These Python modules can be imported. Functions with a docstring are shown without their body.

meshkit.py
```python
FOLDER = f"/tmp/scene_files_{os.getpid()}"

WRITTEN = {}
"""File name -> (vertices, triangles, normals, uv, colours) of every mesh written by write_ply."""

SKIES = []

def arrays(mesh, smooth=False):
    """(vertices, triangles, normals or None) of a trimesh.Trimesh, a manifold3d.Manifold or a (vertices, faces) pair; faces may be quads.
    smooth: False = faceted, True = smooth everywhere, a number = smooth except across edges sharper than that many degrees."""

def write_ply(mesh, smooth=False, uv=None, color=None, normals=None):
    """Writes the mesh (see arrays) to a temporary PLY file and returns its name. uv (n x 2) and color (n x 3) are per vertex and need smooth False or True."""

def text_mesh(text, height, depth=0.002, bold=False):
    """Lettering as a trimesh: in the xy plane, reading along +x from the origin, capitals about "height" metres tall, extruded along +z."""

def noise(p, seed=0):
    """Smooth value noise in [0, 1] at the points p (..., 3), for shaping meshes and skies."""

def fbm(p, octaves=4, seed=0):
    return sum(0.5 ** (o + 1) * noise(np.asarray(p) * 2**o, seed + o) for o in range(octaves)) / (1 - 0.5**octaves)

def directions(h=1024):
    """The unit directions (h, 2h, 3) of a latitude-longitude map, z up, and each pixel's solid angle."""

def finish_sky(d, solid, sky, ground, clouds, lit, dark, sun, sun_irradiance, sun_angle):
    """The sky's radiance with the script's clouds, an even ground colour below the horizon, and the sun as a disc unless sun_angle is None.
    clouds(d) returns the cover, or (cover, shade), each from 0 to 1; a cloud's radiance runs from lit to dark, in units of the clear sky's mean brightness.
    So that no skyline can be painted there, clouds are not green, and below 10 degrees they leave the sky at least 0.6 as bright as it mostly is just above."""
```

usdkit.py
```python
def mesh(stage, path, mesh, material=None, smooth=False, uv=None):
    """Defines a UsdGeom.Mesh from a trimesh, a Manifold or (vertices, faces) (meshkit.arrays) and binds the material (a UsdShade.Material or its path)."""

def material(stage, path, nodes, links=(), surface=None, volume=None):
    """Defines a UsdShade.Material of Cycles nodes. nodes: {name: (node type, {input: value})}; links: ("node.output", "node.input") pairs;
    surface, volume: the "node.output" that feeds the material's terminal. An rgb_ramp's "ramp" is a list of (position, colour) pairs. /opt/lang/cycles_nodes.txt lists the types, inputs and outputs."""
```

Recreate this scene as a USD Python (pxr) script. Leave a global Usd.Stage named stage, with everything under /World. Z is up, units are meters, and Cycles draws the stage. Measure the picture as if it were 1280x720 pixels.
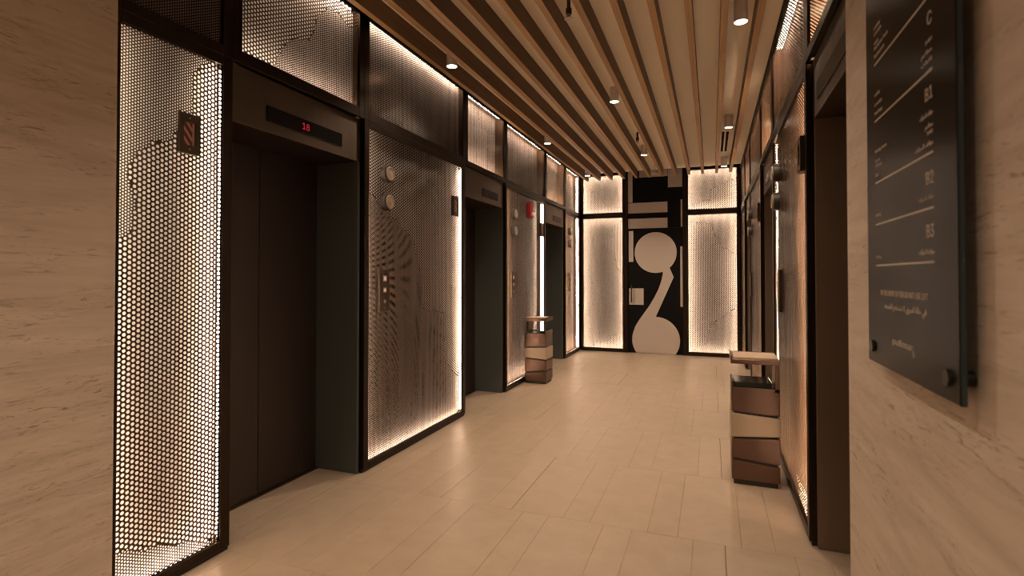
import math, random
import numpy as np
import trimesh, shapely
from shapely.geometry import Polygon, Point, box as sbox
from shapely.ops import unary_union
from shapely import affinity
from scipy.spatial import Voronoi, cKDTree
import usdkit, meshkit
from pxr import Usd, UsdGeom, UsdLux, UsdShade, Gf, Sdf

random.seed(7)
np.random.seed(7)
stage = Usd.Stage.CreateInMemory()
UsdGeom.SetStageUpAxis(stage, UsdGeom.Tokens.z)
UsdGeom.SetStageMetersPerUnit(stage, 1.0)
UsdGeom.Xform.Define(stage, '/World')
UsdGeom.Scope.Define(stage, '/World/Looks')

# ------------------------------------------------------------------ camera, exposure, light levels
EXPOSURE = 0.0
LED_RADIANCE = 52.0          # edge-lit panels
LED_COLOR = (1.0, 0.695, 0.49)
LENS_RADIANCE = 20.0         # glowing downlight lenses
SPOT_POWER = 19.0            # beam of each downlight
SPOT_COLOR = (1.0, 0.755, 0.54)
CAM_H = 1.36
YAW, PITCH = math.radians(20.839), math.radians(0.825)
fw = np.array([-math.sin(YAW) * math.cos(PITCH), math.cos(YAW) * math.cos(PITCH), math.sin(PITCH)])
rt = np.array([math.cos(YAW), math.sin(YAW), 0.0])
up = np.cross(rt, fw)
cam = UsdGeom.Camera.Define(stage, '/World/camera')
M4 = Gf.Matrix4d(*rt, 0, *up, 0, *(-fw), 0, 0, 0, CAM_H, 1)
cam.AddTransformOp().Set(M4)
cam.CreateHorizontalApertureAttr(36.0)
cam.CreateVerticalApertureAttr(20.25)
cam.CreateFocalLengthAttr(655.0 / 1280 * 36)
cam.CreateVerticalApertureOffsetAttr(-24.5 / 1280 * 36)
cam.CreateFStopAttr(3.2)
cam.CreateFocusDistanceAttr(4.5)
cam.CreateClippingRangeAttr(Gf.Vec2f(0.05, 200))
cam.CreateExposureAttr(EXPOSURE)

# ------------------------------------------------------------------ helpers
USED = {}


def numbered(parent, name):
    n = USED.get((parent, name), 0)
    USED[(parent, name)] = n + 1
    return f'{parent}/{name}' if n == 0 else f'{parent}/{name}_{n:03d}'


class Node:
    def __init__(self, path, base):
        self.path, self.base = path, np.asarray(base, float)
        self.prim = stage.GetPrimAtPath(path)

    def part(self, name, mesh, mat, smooth=False, label=None, kind=None):
        path = numbered(self.path, name)
        m = mesh.copy()
        m.apply_translation(-self.base)
        usdkit.mesh(stage, path, m, mat, smooth=smooth)
        n = Node(path, self.base)
        if label:
            n.prim.SetCustomDataByKey('label', label)
        if kind:
            n.prim.SetCustomDataByKey('kind', kind)
        return n


def tagit(prim, label, cat, group=None, kind=None):
    for k, v in (('label', label), ('category', cat), ('group', group), ('kind', kind)):
        if v:
            prim.SetCustomDataByKey(k, v)


def thing(name, label, cat, base=(0, 0, 0), group=None, kind=None):
    path = numbered('/World', name)
    x = UsdGeom.Xform.Define(stage, path)
    x.AddTranslateOp().Set(Gf.Vec3d(*map(float, base)))
    tagit(x.GetPrim(), label, cat, group, kind)
    return Node(path, base)


def single(name, mesh, mat, label, cat, group=None, kind=None, smooth=False):
    path = numbered('/World', name)
    c = np.array([mesh.bounds[:, 0].mean(), mesh.bounds[:, 1].mean(), mesh.bounds[0, 2]])
    m = mesh.copy()
    m.apply_translation(-c)
    g = usdkit.mesh(stage, path, m, mat, smooth=smooth)
    g.AddTranslateOp().Set(Gf.Vec3d(*map(float, c)))
    tagit(g.GetPrim(), label, cat, group, kind)
    return Node(path, c)


def box(x0, x1, y0, y1, z0, z1, c=0.0):
    x0, x1, y0, y1, z0, z1 = min(x0, x1), max(x0, x1), min(y0, y1), max(y0, y1), min(z0, z1), max(z0, z1)
    if c <= 0:
        m = trimesh.creation.box([x1 - x0, y1 - y0, z1 - z0])
        m.apply_translation([(x0 + x1) / 2, (y0 + y1) / 2, (z0 + z1) / 2])
        return m
    c = min(c, (x1 - x0) * .45, (y1 - y0) * .45, (z1 - z0) * .45)
    pts = []
    for X, sx in ((x0, 1), (x1, -1)):
        for Y, sy in ((y0, 1), (y1, -1)):
            for Z, sz in ((z0, 1), (z1, -1)):
                pts += [(X + sx * c, Y + sy * c, Z), (X + sx * c, Y, Z + sz * c), (X, Y + sy * c, Z + sz * c)]
    return trimesh.convex.convex_hull(np.array(pts))


def cat(*ms):
    return trimesh.util.concatenate(list(ms))


def cyl(r, h, base=(0, 0, 0), axis='z', n=32):
    m = trimesh.creation.cylinder(radius=r, height=h, sections=n)
    m.apply_translation([0, 0, h / 2])
    if axis == 'x':
        m.apply_transform(trimesh.transformations.rotation_matrix(math.pi / 2, [0, 1, 0]))
    if axis == 'y':
        m.apply_transform(trimesh.transformations.rotation_matrix(-math.pi / 2, [1, 0, 0]))
    m.apply_translation(base)
    return m


def lathe(profile, base=(0, 0, 0), n=32):
    m = trimesh.creation.revolve(np.array(profile, float), sections=n)
    m.apply_translation(base)
    return m


def extrude(shape, d):
    geoms = [g for g in getattr(shape, 'geoms', [shape]) if g.area > 1e-9]
    return cat(*[trimesh.creation.extrude_polygon(g, d, engine='earcut') for g in geoms])


# wall-local frames: x = depth into the wall, y = along the wall, z = up
LX, RX, BY = -2.247, 0.455, 9.43


def onwall(m, side):
    m = m.copy()
    T = np.eye(4)
    if side == 'left':
        T[0, 0], T[0, 3] = -1, LX
    elif side == 'right':
        T[0, 3] = RX
    else:
        T[:2, :2] = [[0, 1], [1, 0]]
        T[1, 3] = BY
    m.apply_transform(T)
    return m


def wbase(side, a, z, w=0.0):
    return {'left': (LX - w, a, z), 'right': (RX + w, a, z), 'back': (a, BY + w, z)}[side]


# ------------------------------------------------------------------ materials
def mat(name, nodes, links=(), surface='p.BSDF'):
    return usdkit.material(stage, '/World/Looks/' + name, nodes, list(links), surface=surface)


def plain(name, col, rough=.5, metal=0.0, spec=.5, **kw):
    return mat(name, {'p': ('principled_bsdf', dict(base_color=col, roughness=rough, metallic=metal, specular_ior_level=spec, **kw))})


def emitter(name, col, strength):
    return mat(name, {'e': ('emission', dict(color=col, strength=strength))}, surface='e.emission')


def stone_mat(name, base, dark, light):
    """travertine: soft cloudy bands along the bedding with short dark pits lying in them"""
    return mat(name, {
        'g': ('geometry', {}),
        'm1': ('mapping', dict(scale=(3.0, 1.1, 11.0), rotation=(-0.10, 0, 0))),
        'n1': ('noise_texture', dict(scale=1.9, detail=9, roughness=.66, distortion=.5)),
        'r1': ('rgb_ramp', dict(ramp=[(.30, dark), (.5, base), (.70, light)])),
        'm2': ('mapping', dict(scale=(30.0, 13.0, 95.0), rotation=(-0.16, 0, 0))),
        'n2': ('noise_texture', dict(scale=1.0, detail=6, roughness=.7, distortion=1.3)),
        'r2': ('rgb_ramp', dict(ramp=[(.0, (0, 0, 0)), (.56, (0, 0, 0)), (.63, (1, 1, 1))])),
        'm3': ('mapping', dict(scale=(3.0, 1.6, 7.0), rotation=(-0.10, 0, 0), location=(3.1, 1.7, .4))),
        'n3': ('noise_texture', dict(scale=1.3, detail=4, roughness=.6)),
        'r3': ('rgb_ramp', dict(ramp=[(.42, (0, 0, 0)), (.60, (1, 1, 1))])),
        'mm': ('math', dict(math_type='multiply')),
        'mx': ('mix', dict(mix_type='multiply', color2=(.54, .49, .45))),
        'b': ('bump', dict(strength=.5, distance=.004, invert=True)),
        'p': ('principled_bsdf', dict(roughness=.55, specular_ior_level=.3)),
    }, [('g.position', 'm1.vector'), ('m1.vector', 'n1.vector'), ('n1.fac', 'r1.fac'), ('g.position', 'm2.vector'), ('m2.vector', 'n2.vector'),
        ('n2.fac', 'r2.fac'), ('g.position', 'm3.vector'), ('m3.vector', 'n3.vector'), ('n3.fac', 'r3.fac'), ('r2.color', 'mm.value1'), ('r3.color', 'mm.value2'), ('mm.value', 'mx.fac'),
        ('r1.color', 'mx.color1'), ('mx.color', 'p.base_color'), ('mm.value', 'b.height'), ('b.normal', 'p.normal')])


def wood_mat(name, c0, c1, rough=.45):
    return mat(name, {
        'g': ('geometry', {}), 'o': ('object_info', {}),
        'cx': ('combine_xyz', {}), 'mo': ('math', dict(math_type='multiply', value2=37.0)), 'ad': ('mix_vector', {}),
        'va': ('vector_math', dict(math_type='add')),
        'm': ('mapping', dict(scale=(60.0, 1.1, 60.0))),
        'n': ('noise_texture', dict(scale=1.0, detail=5, roughness=.6, distortion=.3)),
        'r': ('rgb_ramp', dict(ramp=[(.3, c0), (.7, c1)])),
        'h': ('hsv', dict()), 'mr': ('math', dict(math_type='multiply_add', value2=.24, value3=.88)),
        'p': ('principled_bsdf', dict(roughness=rough, specular_ior_level=.3)),
    }, [('o.random', 'mo.value1'), ('mo.value', 'cx.y'), ('g.position', 'va.vector1'), ('cx.vector', 'va.vector2'), ('va.vector', 'm.vector'), ('m.vector', 'n.vector'),
        ('n.fac', 'r.fac'), ('r.color', 'h.color'), ('o.random', 'mr.value1'), ('mr.value', 'h.value'), ('h.color', 'p.base_color')])


def brushed_mat(name, col, rough, streak=(3.0, 3.0, .25), bump=.06, metal=1.0):
    """brushed metal: fine vertical streaks change roughness and bend the reflections"""
    return mat(name, {
        'g': ('geometry', {}), 'm': ('mapping', dict(scale=streak)),
        'n': ('noise_texture', dict(scale=9.0, detail=4, roughness=.6)),
        'mr': ('math', dict(math_type='multiply_add', value2=.22, value3=rough - .11)),
        'b': ('bump', dict(strength=bump, distance=.01)),
        'p': ('principled_bsdf', dict(base_color=col, metallic=metal)),
    }, [('g.position', 'm.vector'), ('m.vector', 'n.vector'), ('n.fac', 'mr.value1'), ('mr.value', 'p.roughness'), ('n.fac', 'b.height'), ('b.normal', 'p.normal')])


tile_m = mat('floor_tile', {
    'g': ('geometry', {}), 'o': ('object_info', {}),
    'n': ('noise_texture', dict(scale=7.0, detail=8, roughness=.65)),
    'n2': ('noise_texture', dict(scale=1.1, detail=3, roughness=.5)),
    'r': ('rgb_ramp', dict(ramp=[(.3, (.42, .328, .24)), (.7, (.49, .385, .288))])),
    'mr': ('math', dict(math_type='multiply_add', value2=.05, value3=.975)),
    'h': ('hsv', {}),
    'rr': ('math', dict(math_type='multiply_add', value2=.22, value3=.26)),
    'p': ('principled_bsdf', dict(specular_ior_level=.5)),
}, [('g.position', 'n.vector'), ('g.position', 'n2.vector'), ('n.fac', 'r.fac'), ('r.color', 'h.color'), ('o.random', 'mr.value1'), ('mr.value', 'h.value'), ('h.color', 'p.base_color'),
    ('n2.fac', 'rr.value1'), ('rr.value', 'p.roughness')])
grout_m = plain('grout', (.17, .13, .10), .8)
stone_m = stone_mat('travertine', (.64, .54, .445), (.545, .455, .365), (.72, .62, .525))
plaster_m = plain('ceiling_plaster', (.90, .785, .61), .7, spec=.2)
dark_void_m = plain('dark_void', (.012, .011, .010), .9, spec=.1)
oak_m = wood_mat('oak_veneer', (.36, .205, .085), (.50, .30, .135), .5)
slat_shade_m = wood_mat('oak_shaded_sides', (.11, .062, .034), (.17, .098, .055), .5)  # shade on the slat sides, painted in as a darker wood tone
sheet_m = brushed_mat('bronze_sheet', (.078, .048, .029), .27, streak=(2.0, 2.0, .10), bump=.12)
frame_m = brushed_mat('dark_bronze_frame', (.045, .032, .024), .38)
backing_m = plain('reflector_backing', (.38, .36, .335), .8, spec=.2)
cavity_m = plain('cavity_paint', (.55, .47, .38), .8, spec=.2)
door_m = brushed_mat('dark_steel_door', (.052, .038, .031), .42, metal=.5)
jamb_right_m = brushed_mat('brown_jamb', (.21, .155, .112), .42, metal=.35)  # browner base colour for the jambs of the right lifts
jamb_m = brushed_mat('grey_steel_jamb', (.118, .135, .130), .42, metal=.3)
header_m = brushed_mat('bronze_header', (.15, .115, .090), .48)
black_gloss_m = plain('black_glass', (.006, .006, .007), .28, ior=1.3)
black_m = plain('black_matte', (.012, .011, .011), .55)
lens_cap_m = plain('smoked_lens_cap', (.34, .27, .21), .35)
cream_m = plain('cream_plastic', (.62, .52, .42), .4)
steel_m = plain('satin_steel', (.55, .48, .40), .3, 1.0)
plate_m = brushed_mat('bronze_plate', (.10, .073, .05), .45)
led_m = emitter('led_strip', LED_COLOR, LED_RADIANCE)
lens_m = emitter('downlight_lens', (1.0, .78, .55), LENS_RADIANCE)
lamp_body_m = plain('lamp_body', (.80, .70, .60), .4)
red_led_m = emitter('red_digit', (1.0, .03, .05), .55)
button_lit_m = emitter('button_glow', (1.0, .55, .38), .55)
red_m = plain('red_plastic', (.19, .006, .009), .35)
stripe_red_m = plain('dark_red_stripe', (.16, .025, .02), .4)
stripe_pale_m = plain('pale_pink_stripe', (.50, .30, .25), .4)
bin_copper_m = plain('copper_bin', (.175, .113, .083), .34, 1.0)
bin_tan_m = plain('champagne_bin', (.44, .345, .25), .5, .5)
bin_dark_m = plain('dark_bin_core', (.03, .024, .02), .5)
tray_m = plain('tan_tray', (.50, .37, .26), .5)
ash_m = plain('dark_green_glass', (.012, .016, .014), .15)
pipe_m = plain('dark_red_pipe', (.05, .008, .012), .4)
mural_black_m = plain('mural_black', (.005, .005, .005), .7, spec=.15)
mural_cream_m = plain('mural_cream', (.56, .49, .435), .6)
sign_m = plain('sign_black', (.009, .008, .007), .22, ior=1.16)
sign_edge_m = plain('sign_acrylic_edge', (.02, .035, .045), .2)
ink_m = plain('sign_lettering', (.62, .53, .44), .5)
standoff_m = plain('black_standoff', (.008, .008, .008), .35)

# ------------------------------------------------------------------ the setting
Y0 = -3.6
# floor: sett screed with stretcher rows of narrow and wide tiles
floor = thing('floor', 'beige stone tiled floor laid in offset rows of wide and narrow tiles', 'floor', kind='structure')
floor.part('screed', box(-2.95, 1.15, Y0, 9.65, -.08, -.012), grout_m)
PER, ROW, XJ = 0.4625, 0.928, -2.285
row0 = 1.945
k0 = int(math.floor((Y0 - row0) / ROW))
for k in range(k0, 9):
    ya, yb = max(Y0, row0 + k * ROW), min(9.6, row0 + (k + 1) * ROW)
    if yb - ya < .05:
        continue
    off = 0.0 if k % 2 == 0 else PER / 2
    x = -1.02 - 5 * PER + off
    edges = []
    while x < 1.2:
        edges += [(x, x + .1535), (x + .1535, x + PER)]
        x += PER
    for a, b in edges:
        a2, b2 = max(a, -2.92), min(b, 1.12)
        if b2 - a2 < .02:
            continue
        cut = [(a2, b2)] if not a2 + .01 < XJ < b2 - .01 else [(a2, XJ), (XJ, b2)]
        g = .0005
        gr = .0005
        if abs(b - (.057 if k % 2 == 0 else -1.098)) < .03:
            gr = .0022
        if yb < -.6 or (yb < 1.0 and not (-2.3 < a2 < .5)):
            # behind the camera: one slab per row keeps the joints but not every tile
            continue
        for c0, c1 in cut:                            # a joint runs along the lift thresholds
            floor.part('tile', box(c0 + g, c1 - (.0024 if c1 == XJ else gr), ya + g, yb - g, -.012, random.uniform(-.0002, .0002), .0006), tile_m)
floor.part('tile', box(-2.92, 1.12, Y0, row0 + (int(math.floor((-.6 - row0) / ROW))) * ROW, -.012, 0, .001), tile_m)

single('wall_left', box(LX - .75, LX - .65, Y0, 9.7, 0, 3.4), dark_void_m, 'dark core wall behind the left lift doors', 'wall', kind='structure')
single('wall_right', box(RX + .65, RX + .75, Y0, 9.7, 0, 3.4), dark_void_m, 'dark core wall behind the right lift doors', 'wall', kind='structure')
single('wall_back', box(LX - .75, RX + .75, BY + .25, BY + .35, 0, 3.4), dark_void_m, 'dark wall behind the far end panels', 'wall', kind='structure')
single('wall_front', box(LX - .75, RX + .75, Y0 - .1, Y0, 0, 3.4), stone_m, 'stone wall closing the lobby behind the viewpoint', 'wall', kind='structure')
SX, SY = .436, 2.085
single('wall_stone_left', cat(box(LX + .0005, LX + .028, Y0, 1.389, 0, 3.3, .002), box(LX - .3, LX + .0005, Y0, 1.36, 0, 3.3)), stone_m, 'veined beige travertine wall at the left edge of the picture', 'wall', kind='structure')
single('wall_stone_right', box(SX, SX + .25, Y0, SY, 0, 3.3, .002), stone_m, 'veined beige travertine wall at the right carrying the black directory sign', 'wall', kind='structure')
single('trim_1', box(SX + .002, SX + .03, SY + .0005, SY + .008, 0, 3.13), plate_m, 'thin metal edge trim along the end of the right stone wall', 'trim', kind='structure')
CZ = 3.137
ceiling = thing('ceiling', 'cream plaster ceiling board above the wooden slats', 'ceiling', kind='structure')
ceiling.part('ceiling_board', box(-2.10, RX - .012, Y0, 9.02, CZ, CZ + .02), plaster_m)
ceiling.part('ceiling_deck', box(LX - .75, RX + .75, Y0, 9.75, 3.36, 3.46), dark_void_m)
ceiling.part('shadow_gap', box(RX - .011, RX - .001, Y0, 9.40, CZ + .004, CZ + .03), black_m)

# ------------------------------------------------------------------ ceiling slats
ORD = ['first', 'second', 'third', 'fourth', 'fifth', 'sixth', 'seventh', 'eighth', 'ninth', 'tenth', 'eleventh', 'twelfth']
for i in range(12):
    x0 = -2.02 + .2083 * i
    t = thing('ceiling_slat', f'long wooden ceiling slat, {ORD[i]} counted from the left wall', 'ceiling slat', (x0 + .021, 2.66, 3.0), 'wooden slats running along the ceiling')
    t.part('slat_core', box(x0 + .0008, x0 + .0412, Y0 + .02, 8.935, 3.004, CZ - .0005), slat_shade_m, label='slat sides with shade painted in as a darker wood tone')
    t.part('slat_face', box(x0, x0 + .042, Y0 + .02, 8.938, 3.0, 3.004, .0008), oak_m, label='oak underside left unshaded')


# ------------------------------------------------------------------ perforated panels
def region_noise(a, z, seed):
    p = np.stack([a * 9, z * 9, np.full_like(a, seed * 3.7)], -1)
    return meshkit.fbm(p, 3, seed) - .5, meshkit.fbm(p + 31.7, 3, seed + 5) - .5


def lattice(a0, a1, z0, z1, s):
    dx = s * math.sqrt(3) / 2
    nx, nz = int((a1 - a0) / dx) + 1, int((z1 - z0) / s) + 1
    i, j = np.meshgrid(np.arange(nx), np.arange(nz), indexing='ij')
    ox, oz = (a1 - a0 - (nx - 1) * dx) / 2, (z1 - z0 - (nz - .5) * s) / 2
    return np.stack([a0 + ox + i * dx, z0 + oz + (j + .5 * (i % 2)) * s], -1).reshape(-1, 2)


FINE, COARSE, THICK = .0134, .0221, .0010


def perforated(a0, a1, z0, z1, coarse, seed, w=.012, fine=FINE, big=COARSE, holes=True):
    """A sheet whose hexagonal hole pattern changes from fine to coarse inside the regions; each Voronoi cell is a ring round its hole."""
    e = .006
    pf, pc = lattice(a0 + e, a1 - e, z0 + e, z1 - e, fine), lattice(a0 + e, a1 - e, z0 + e, z1 - e, big)

    def inside(p):
        if coarse is None:
            return np.zeros(len(p), bool)
        n1, n2 = region_noise(p[:, 0], p[:, 1], seed)
        return shapely.contains_xy(coarse, p[:, 0] + .07 * n1, p[:, 1] + .07 * n2)

    pc = pc[inside(pc)]
    pf = pf[~inside(pf)]
    if len(pc) and len(pf):
        d, _ = cKDTree(pc).query(pf)
        pf = pf[d > .0112]
    pts = np.vstack([pc, pf])
    ring = np.concatenate([np.ones(len(pc)), np.zeros(len(pf))])
    if len(pc) and len(pf):                         # relax the seam so that the hole sizes melt into each other
        near = np.zeros(len(pts), bool)
        dc, _ = cKDTree(pf).query(pc)
        df, _ = cKDTree(pc).query(pf)
        near[:len(pc)] = dc < .055
        near[len(pc):] = df < .035
        for _ in range(5):
            d, nb = cKDTree(pts).query(pts[near], 7)
            v = pts[near][:, None] - pts[nb[:, 1:]]
            dd = np.maximum(d[:, 1:, None], 1e-6)
            tgt = (np.where(ring[near][:, None] > 0, big, fine) + np.where(ring[nb[:, 1:]] > 0, big, fine)) / 2
            push = (v / dd * np.clip(tgt[..., None] - dd, -.002, .01) * .22).sum(1)
            q = pts[near] + push
            pts[near] = np.stack([np.clip(q[:, 0], a0 + e, a1 - e), np.clip(q[:, 1], z0 + e, z1 - e)], -1)
    ghost = [pts]
    for ax, lo, hi in ((0, a0, a1), (1, z0, z1)):
        for lim, sel in ((lo, pts[:, ax] < lo + .05), (hi, pts[:, ax] > hi - .05)):
            g = pts[sel].copy()
            g[:, ax] = 2 * lim - g[:, ax]
            ghost.append(g)
    allp = np.vstack(ghost)
    vor = Voronoi(allp)
    dn, _ = cKDTree(pts).query(pts, 2)
    rad = np.where(ring > 0, .0073, .0042) * np.where(ring > 0, big / COARSE, fine / FINE)
    rad = np.minimum(rad, dn[:, 1] * .40)
    cells = {}
    for i in range(len(pts)):
        reg = vor.regions[vor.point_region[i]]
        if -1 in reg or len(reg) < 3:
            continue
        cells.setdefault((len(reg), bool(ring[i])), []).append((i, reg))
    V, F, at = [], [], 0
    for (n, isbig), lst in cells.items():
        idx = np.array([c[0] for c in lst])
        poly = vor.vertices[np.array([c[1] for c in lst])]            # m, n, 2
        poly[..., 0] = np.clip(poly[..., 0], a0, a1)
        poly[..., 1] = np.clip(poly[..., 1], z0, z1)
        if isbig:                                                     # rounder holes: split every cell edge
            mid = (poly + np.roll(poly, -1, 1)) / 2
            poly = np.stack([poly, mid], 2).reshape(len(idx), 2 * n, 2)
        k = poly.shape[1]
        c = pts[idx][:, None]
        v = poly - c
        ln = np.linalg.norm(v, axis=2, keepdims=True)
        inn = c + v / np.maximum(ln, 1e-9) * np.minimum(rad[idx][:, None, None] * (1.08 if not isbig else 1.02), ln * .97)
        area = (poly[:, :, 0] * np.roll(poly[:, :, 1], -1, 1) - poly[:, :, 1] * np.roll(poly[:, :, 0], -1, 1)).sum(1)
        poly[area > 0] = poly[area > 0][:, ::-1]                      # clockwise: the front faces the room
        inn[area > 0] = inn[area > 0][:, ::-1]
        dw = np.zeros((len(idx), k, 1)) + w
        vv = np.concatenate([np.concatenate([dw, poly], 2), np.concatenate([dw, inn], 2), np.concatenate([dw + THICK * fine / FINE, inn], 2)], 1).reshape(-1, 3)
        j = np.arange(k)
        j2 = (j + 1) % k
        f = np.concatenate([np.stack([j, j2, k + j2], 1), np.stack([j, k + j2, k + j], 1), np.stack([k + j, k + j2, 2 * k + j2], 1), np.stack([k + j, 2 * k + j2, 2 * k + j], 1)])
        F.append((f[None] + (np.arange(len(idx)) * 3 * k)[:, None, None]).reshape(-1, 3) + at)
        V.append(vv)
        at += len(vv)
    return trimesh.Trimesh(np.vstack(V), np.vstack(F), process=False)




def panel(side, a0, a1, z0, z1, label, coarse=None, seed=1, group=None, st=.055, rb=.044, rtp=.05, fine=FINE, big=COARSE, kick=False, strips='LRBT', DEPTH=.10):
    am = (a0 + a1) / 2
    t = thing('perforated_panel', label, 'wall panel', wbase(side, am, z0), group)
    W = lambda m: onwall(m, side)
    g = .001
    zb = z0 + (.022 if kick else 0)
    ia0, ia1, iz0, iz1 = a0 + st, a1 - st, zb + rb, z1 - rtp

    def bar(o0, o1, i0, i1, along0, along1, upright):
        # angle profile: a front flange that hides the strip, and a web behind it (i side is towards the opening)
        q = (lambda w0, w1, p0, p1, c: box(w0, w1, p0, p1, along0, along1, c)) if upright else (lambda w0, w1, p0, p1, c: box(w0, w1, along0, along1, p0, p1, c))
        return cat(q(0, .020, o0, i0, .002), q(.0195, DEPTH, o0, o1, 0))
    lip = .034
    t.part('stile', W(bar(a0 + g, ia0 - lip, ia0, 0, zb, z1 - g, True)), frame_m)
    t.part('stile', W(bar(a1 - g, ia1 + lip, ia1, 0, zb, z1 - g, True)), frame_m)
    t.part('rail', W(bar(zb, iz0 - min(lip, rb - .01), iz0, 0, ia0, ia1, False)), frame_m)
    t.part('rail', W(bar(z1 - g, iz1 + min(lip, rtp - .014), iz1, 0, ia0, ia1, False)), frame_m)
    if kick:
        t.part('kick_plate', W(box(.012, DEPTH, a0 + g, a1 - g, z0 + .001, zb)), black_m)
    t.part('perforated_sheet', W(perforated(ia0, ia1, iz0, iz1, coarse, seed, fine=fine, big=big)), sheet_m)
    t.part('backing', W(box(DEPTH - .012, DEPTH - .002, ia0 - lip, ia1 + lip, iz0 - min(lip, rb - .01), iz1 + min(lip, rtp - .014))), backing_m)
    w0, w1, th = .022, min(.076, DEPTH - .018), .003
    lb = min(lip, rb - .01)
    lt = min(lip, rtp - .014)
    led = dict(L=box(w0, w1, ia0 - lip, ia0 - lip + th, iz0, iz1), R=box(w0, w1, ia1 + lip - th, ia1 + lip, iz0, iz1),
               B=box(w0, w1, ia0, ia1, iz0 - lb, iz0 - lb + th), T=box(w0, w1, ia0, ia1, iz1 + lt - th, iz1 + lt))
    for k in strips:
        t.part('led_strip', W(led[k]), led_m)
    return t


B = [1.365, 1.955, 3.025, 4.625, 5.70, 7.285, 8.37, 9.425]
ZR, ZT = 2.452, 3.215


def P(*pts):
    return Polygon(pts).buffer(0)


far = 9.9
L1 = P((1.3, 0.24), (1.42, .24), (1.47, .24), (1.58, .19), (1.64, .17), (1.69, .15), (1.74, .15), (1.84, .11), (1.96, .05), (1.96, 2.5), (1.86, 2.43), (1.75, 2.29), (1.74, 2.11), (1.67, 1.98), (1.51, 1.90), (1.46, 1.83), (1.46, 1.77), (1.48, 1.71), (1.49, 1.57), (1.43, 1.51), (1.3, 1.5))
U1 = P((1.9, 2.4), (2.21, 2.5), (2.27, 2.66), (2.37, 2.73), (2.49, 2.78), (2.57, 2.97), (2.68, 3.06), (2.77, 3.07), (2.83, 3.04), (3.1, 3.09), (3.1, 3.3), (1.9, 3.3))
L2 = P((3.0, 2.0), (3.26, 1.88), (3.49, 1.76), (3.68, 1.65), (3.80, 1.35), (3.84, 1.08), (4.23, 1.03), (4.24, .6), (4.54, .38), (4.7, .38), (4.7, 2.5), (3.0, 2.5))
U3 = P((4.6, 3.3), (4.88, 3.15), (4.92, 3.04), (5.03, 2.91), (5.2, 2.90), (5.64, 2.99), (5.8, 2.99), (5.8, 2.4), (4.6, 2.4))
U2 = sbox(2.9, 2.4, 4.7, 3.3)
L3 = P((5.6, 1.55), (5.85, 1.50), (5.95, 1.3), (5.9, 1.1), (5.78, .98), (5.6, .95))
panel('left', B[0], B[1], 0, ZR, 'backlit panel of coarse bright perforations at left, next to the left travertine wall', L1, 1, kick=True, strips='LRB')
panel('left', B[2], B[3], 0, ZR, 'backlit perforated bronze panel between the two nearest lift doors on the left wall', L2, 2, kick=True, strips='LRB', DEPTH=.078)
panel('left', B[4], B[5], 0, ZR, 'perforated bronze panel with the red alarm box on the left wall', L3, 3, kick=True, fine=0.0195, strips='LRB', DEPTH=.14)
panel('left', B[6], B[7], 0, ZR, 'narrow perforated panel in the far left corner beyond the third lift', None, 4, kick=True, fine=0.0195, strips='LRB', DEPTH=.14)
panel('left', B[0], B[1], ZR, ZT, 'upper perforated panel in the top left, above the coarse panel by the travertine', None, 5, rb=.05, strips='T', DEPTH=.078)
panel('left', B[1], B[2], ZR, ZT, 'upper perforated panel above the lift door showing 18', U1, 6, rb=.065, strips='TB')
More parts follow.
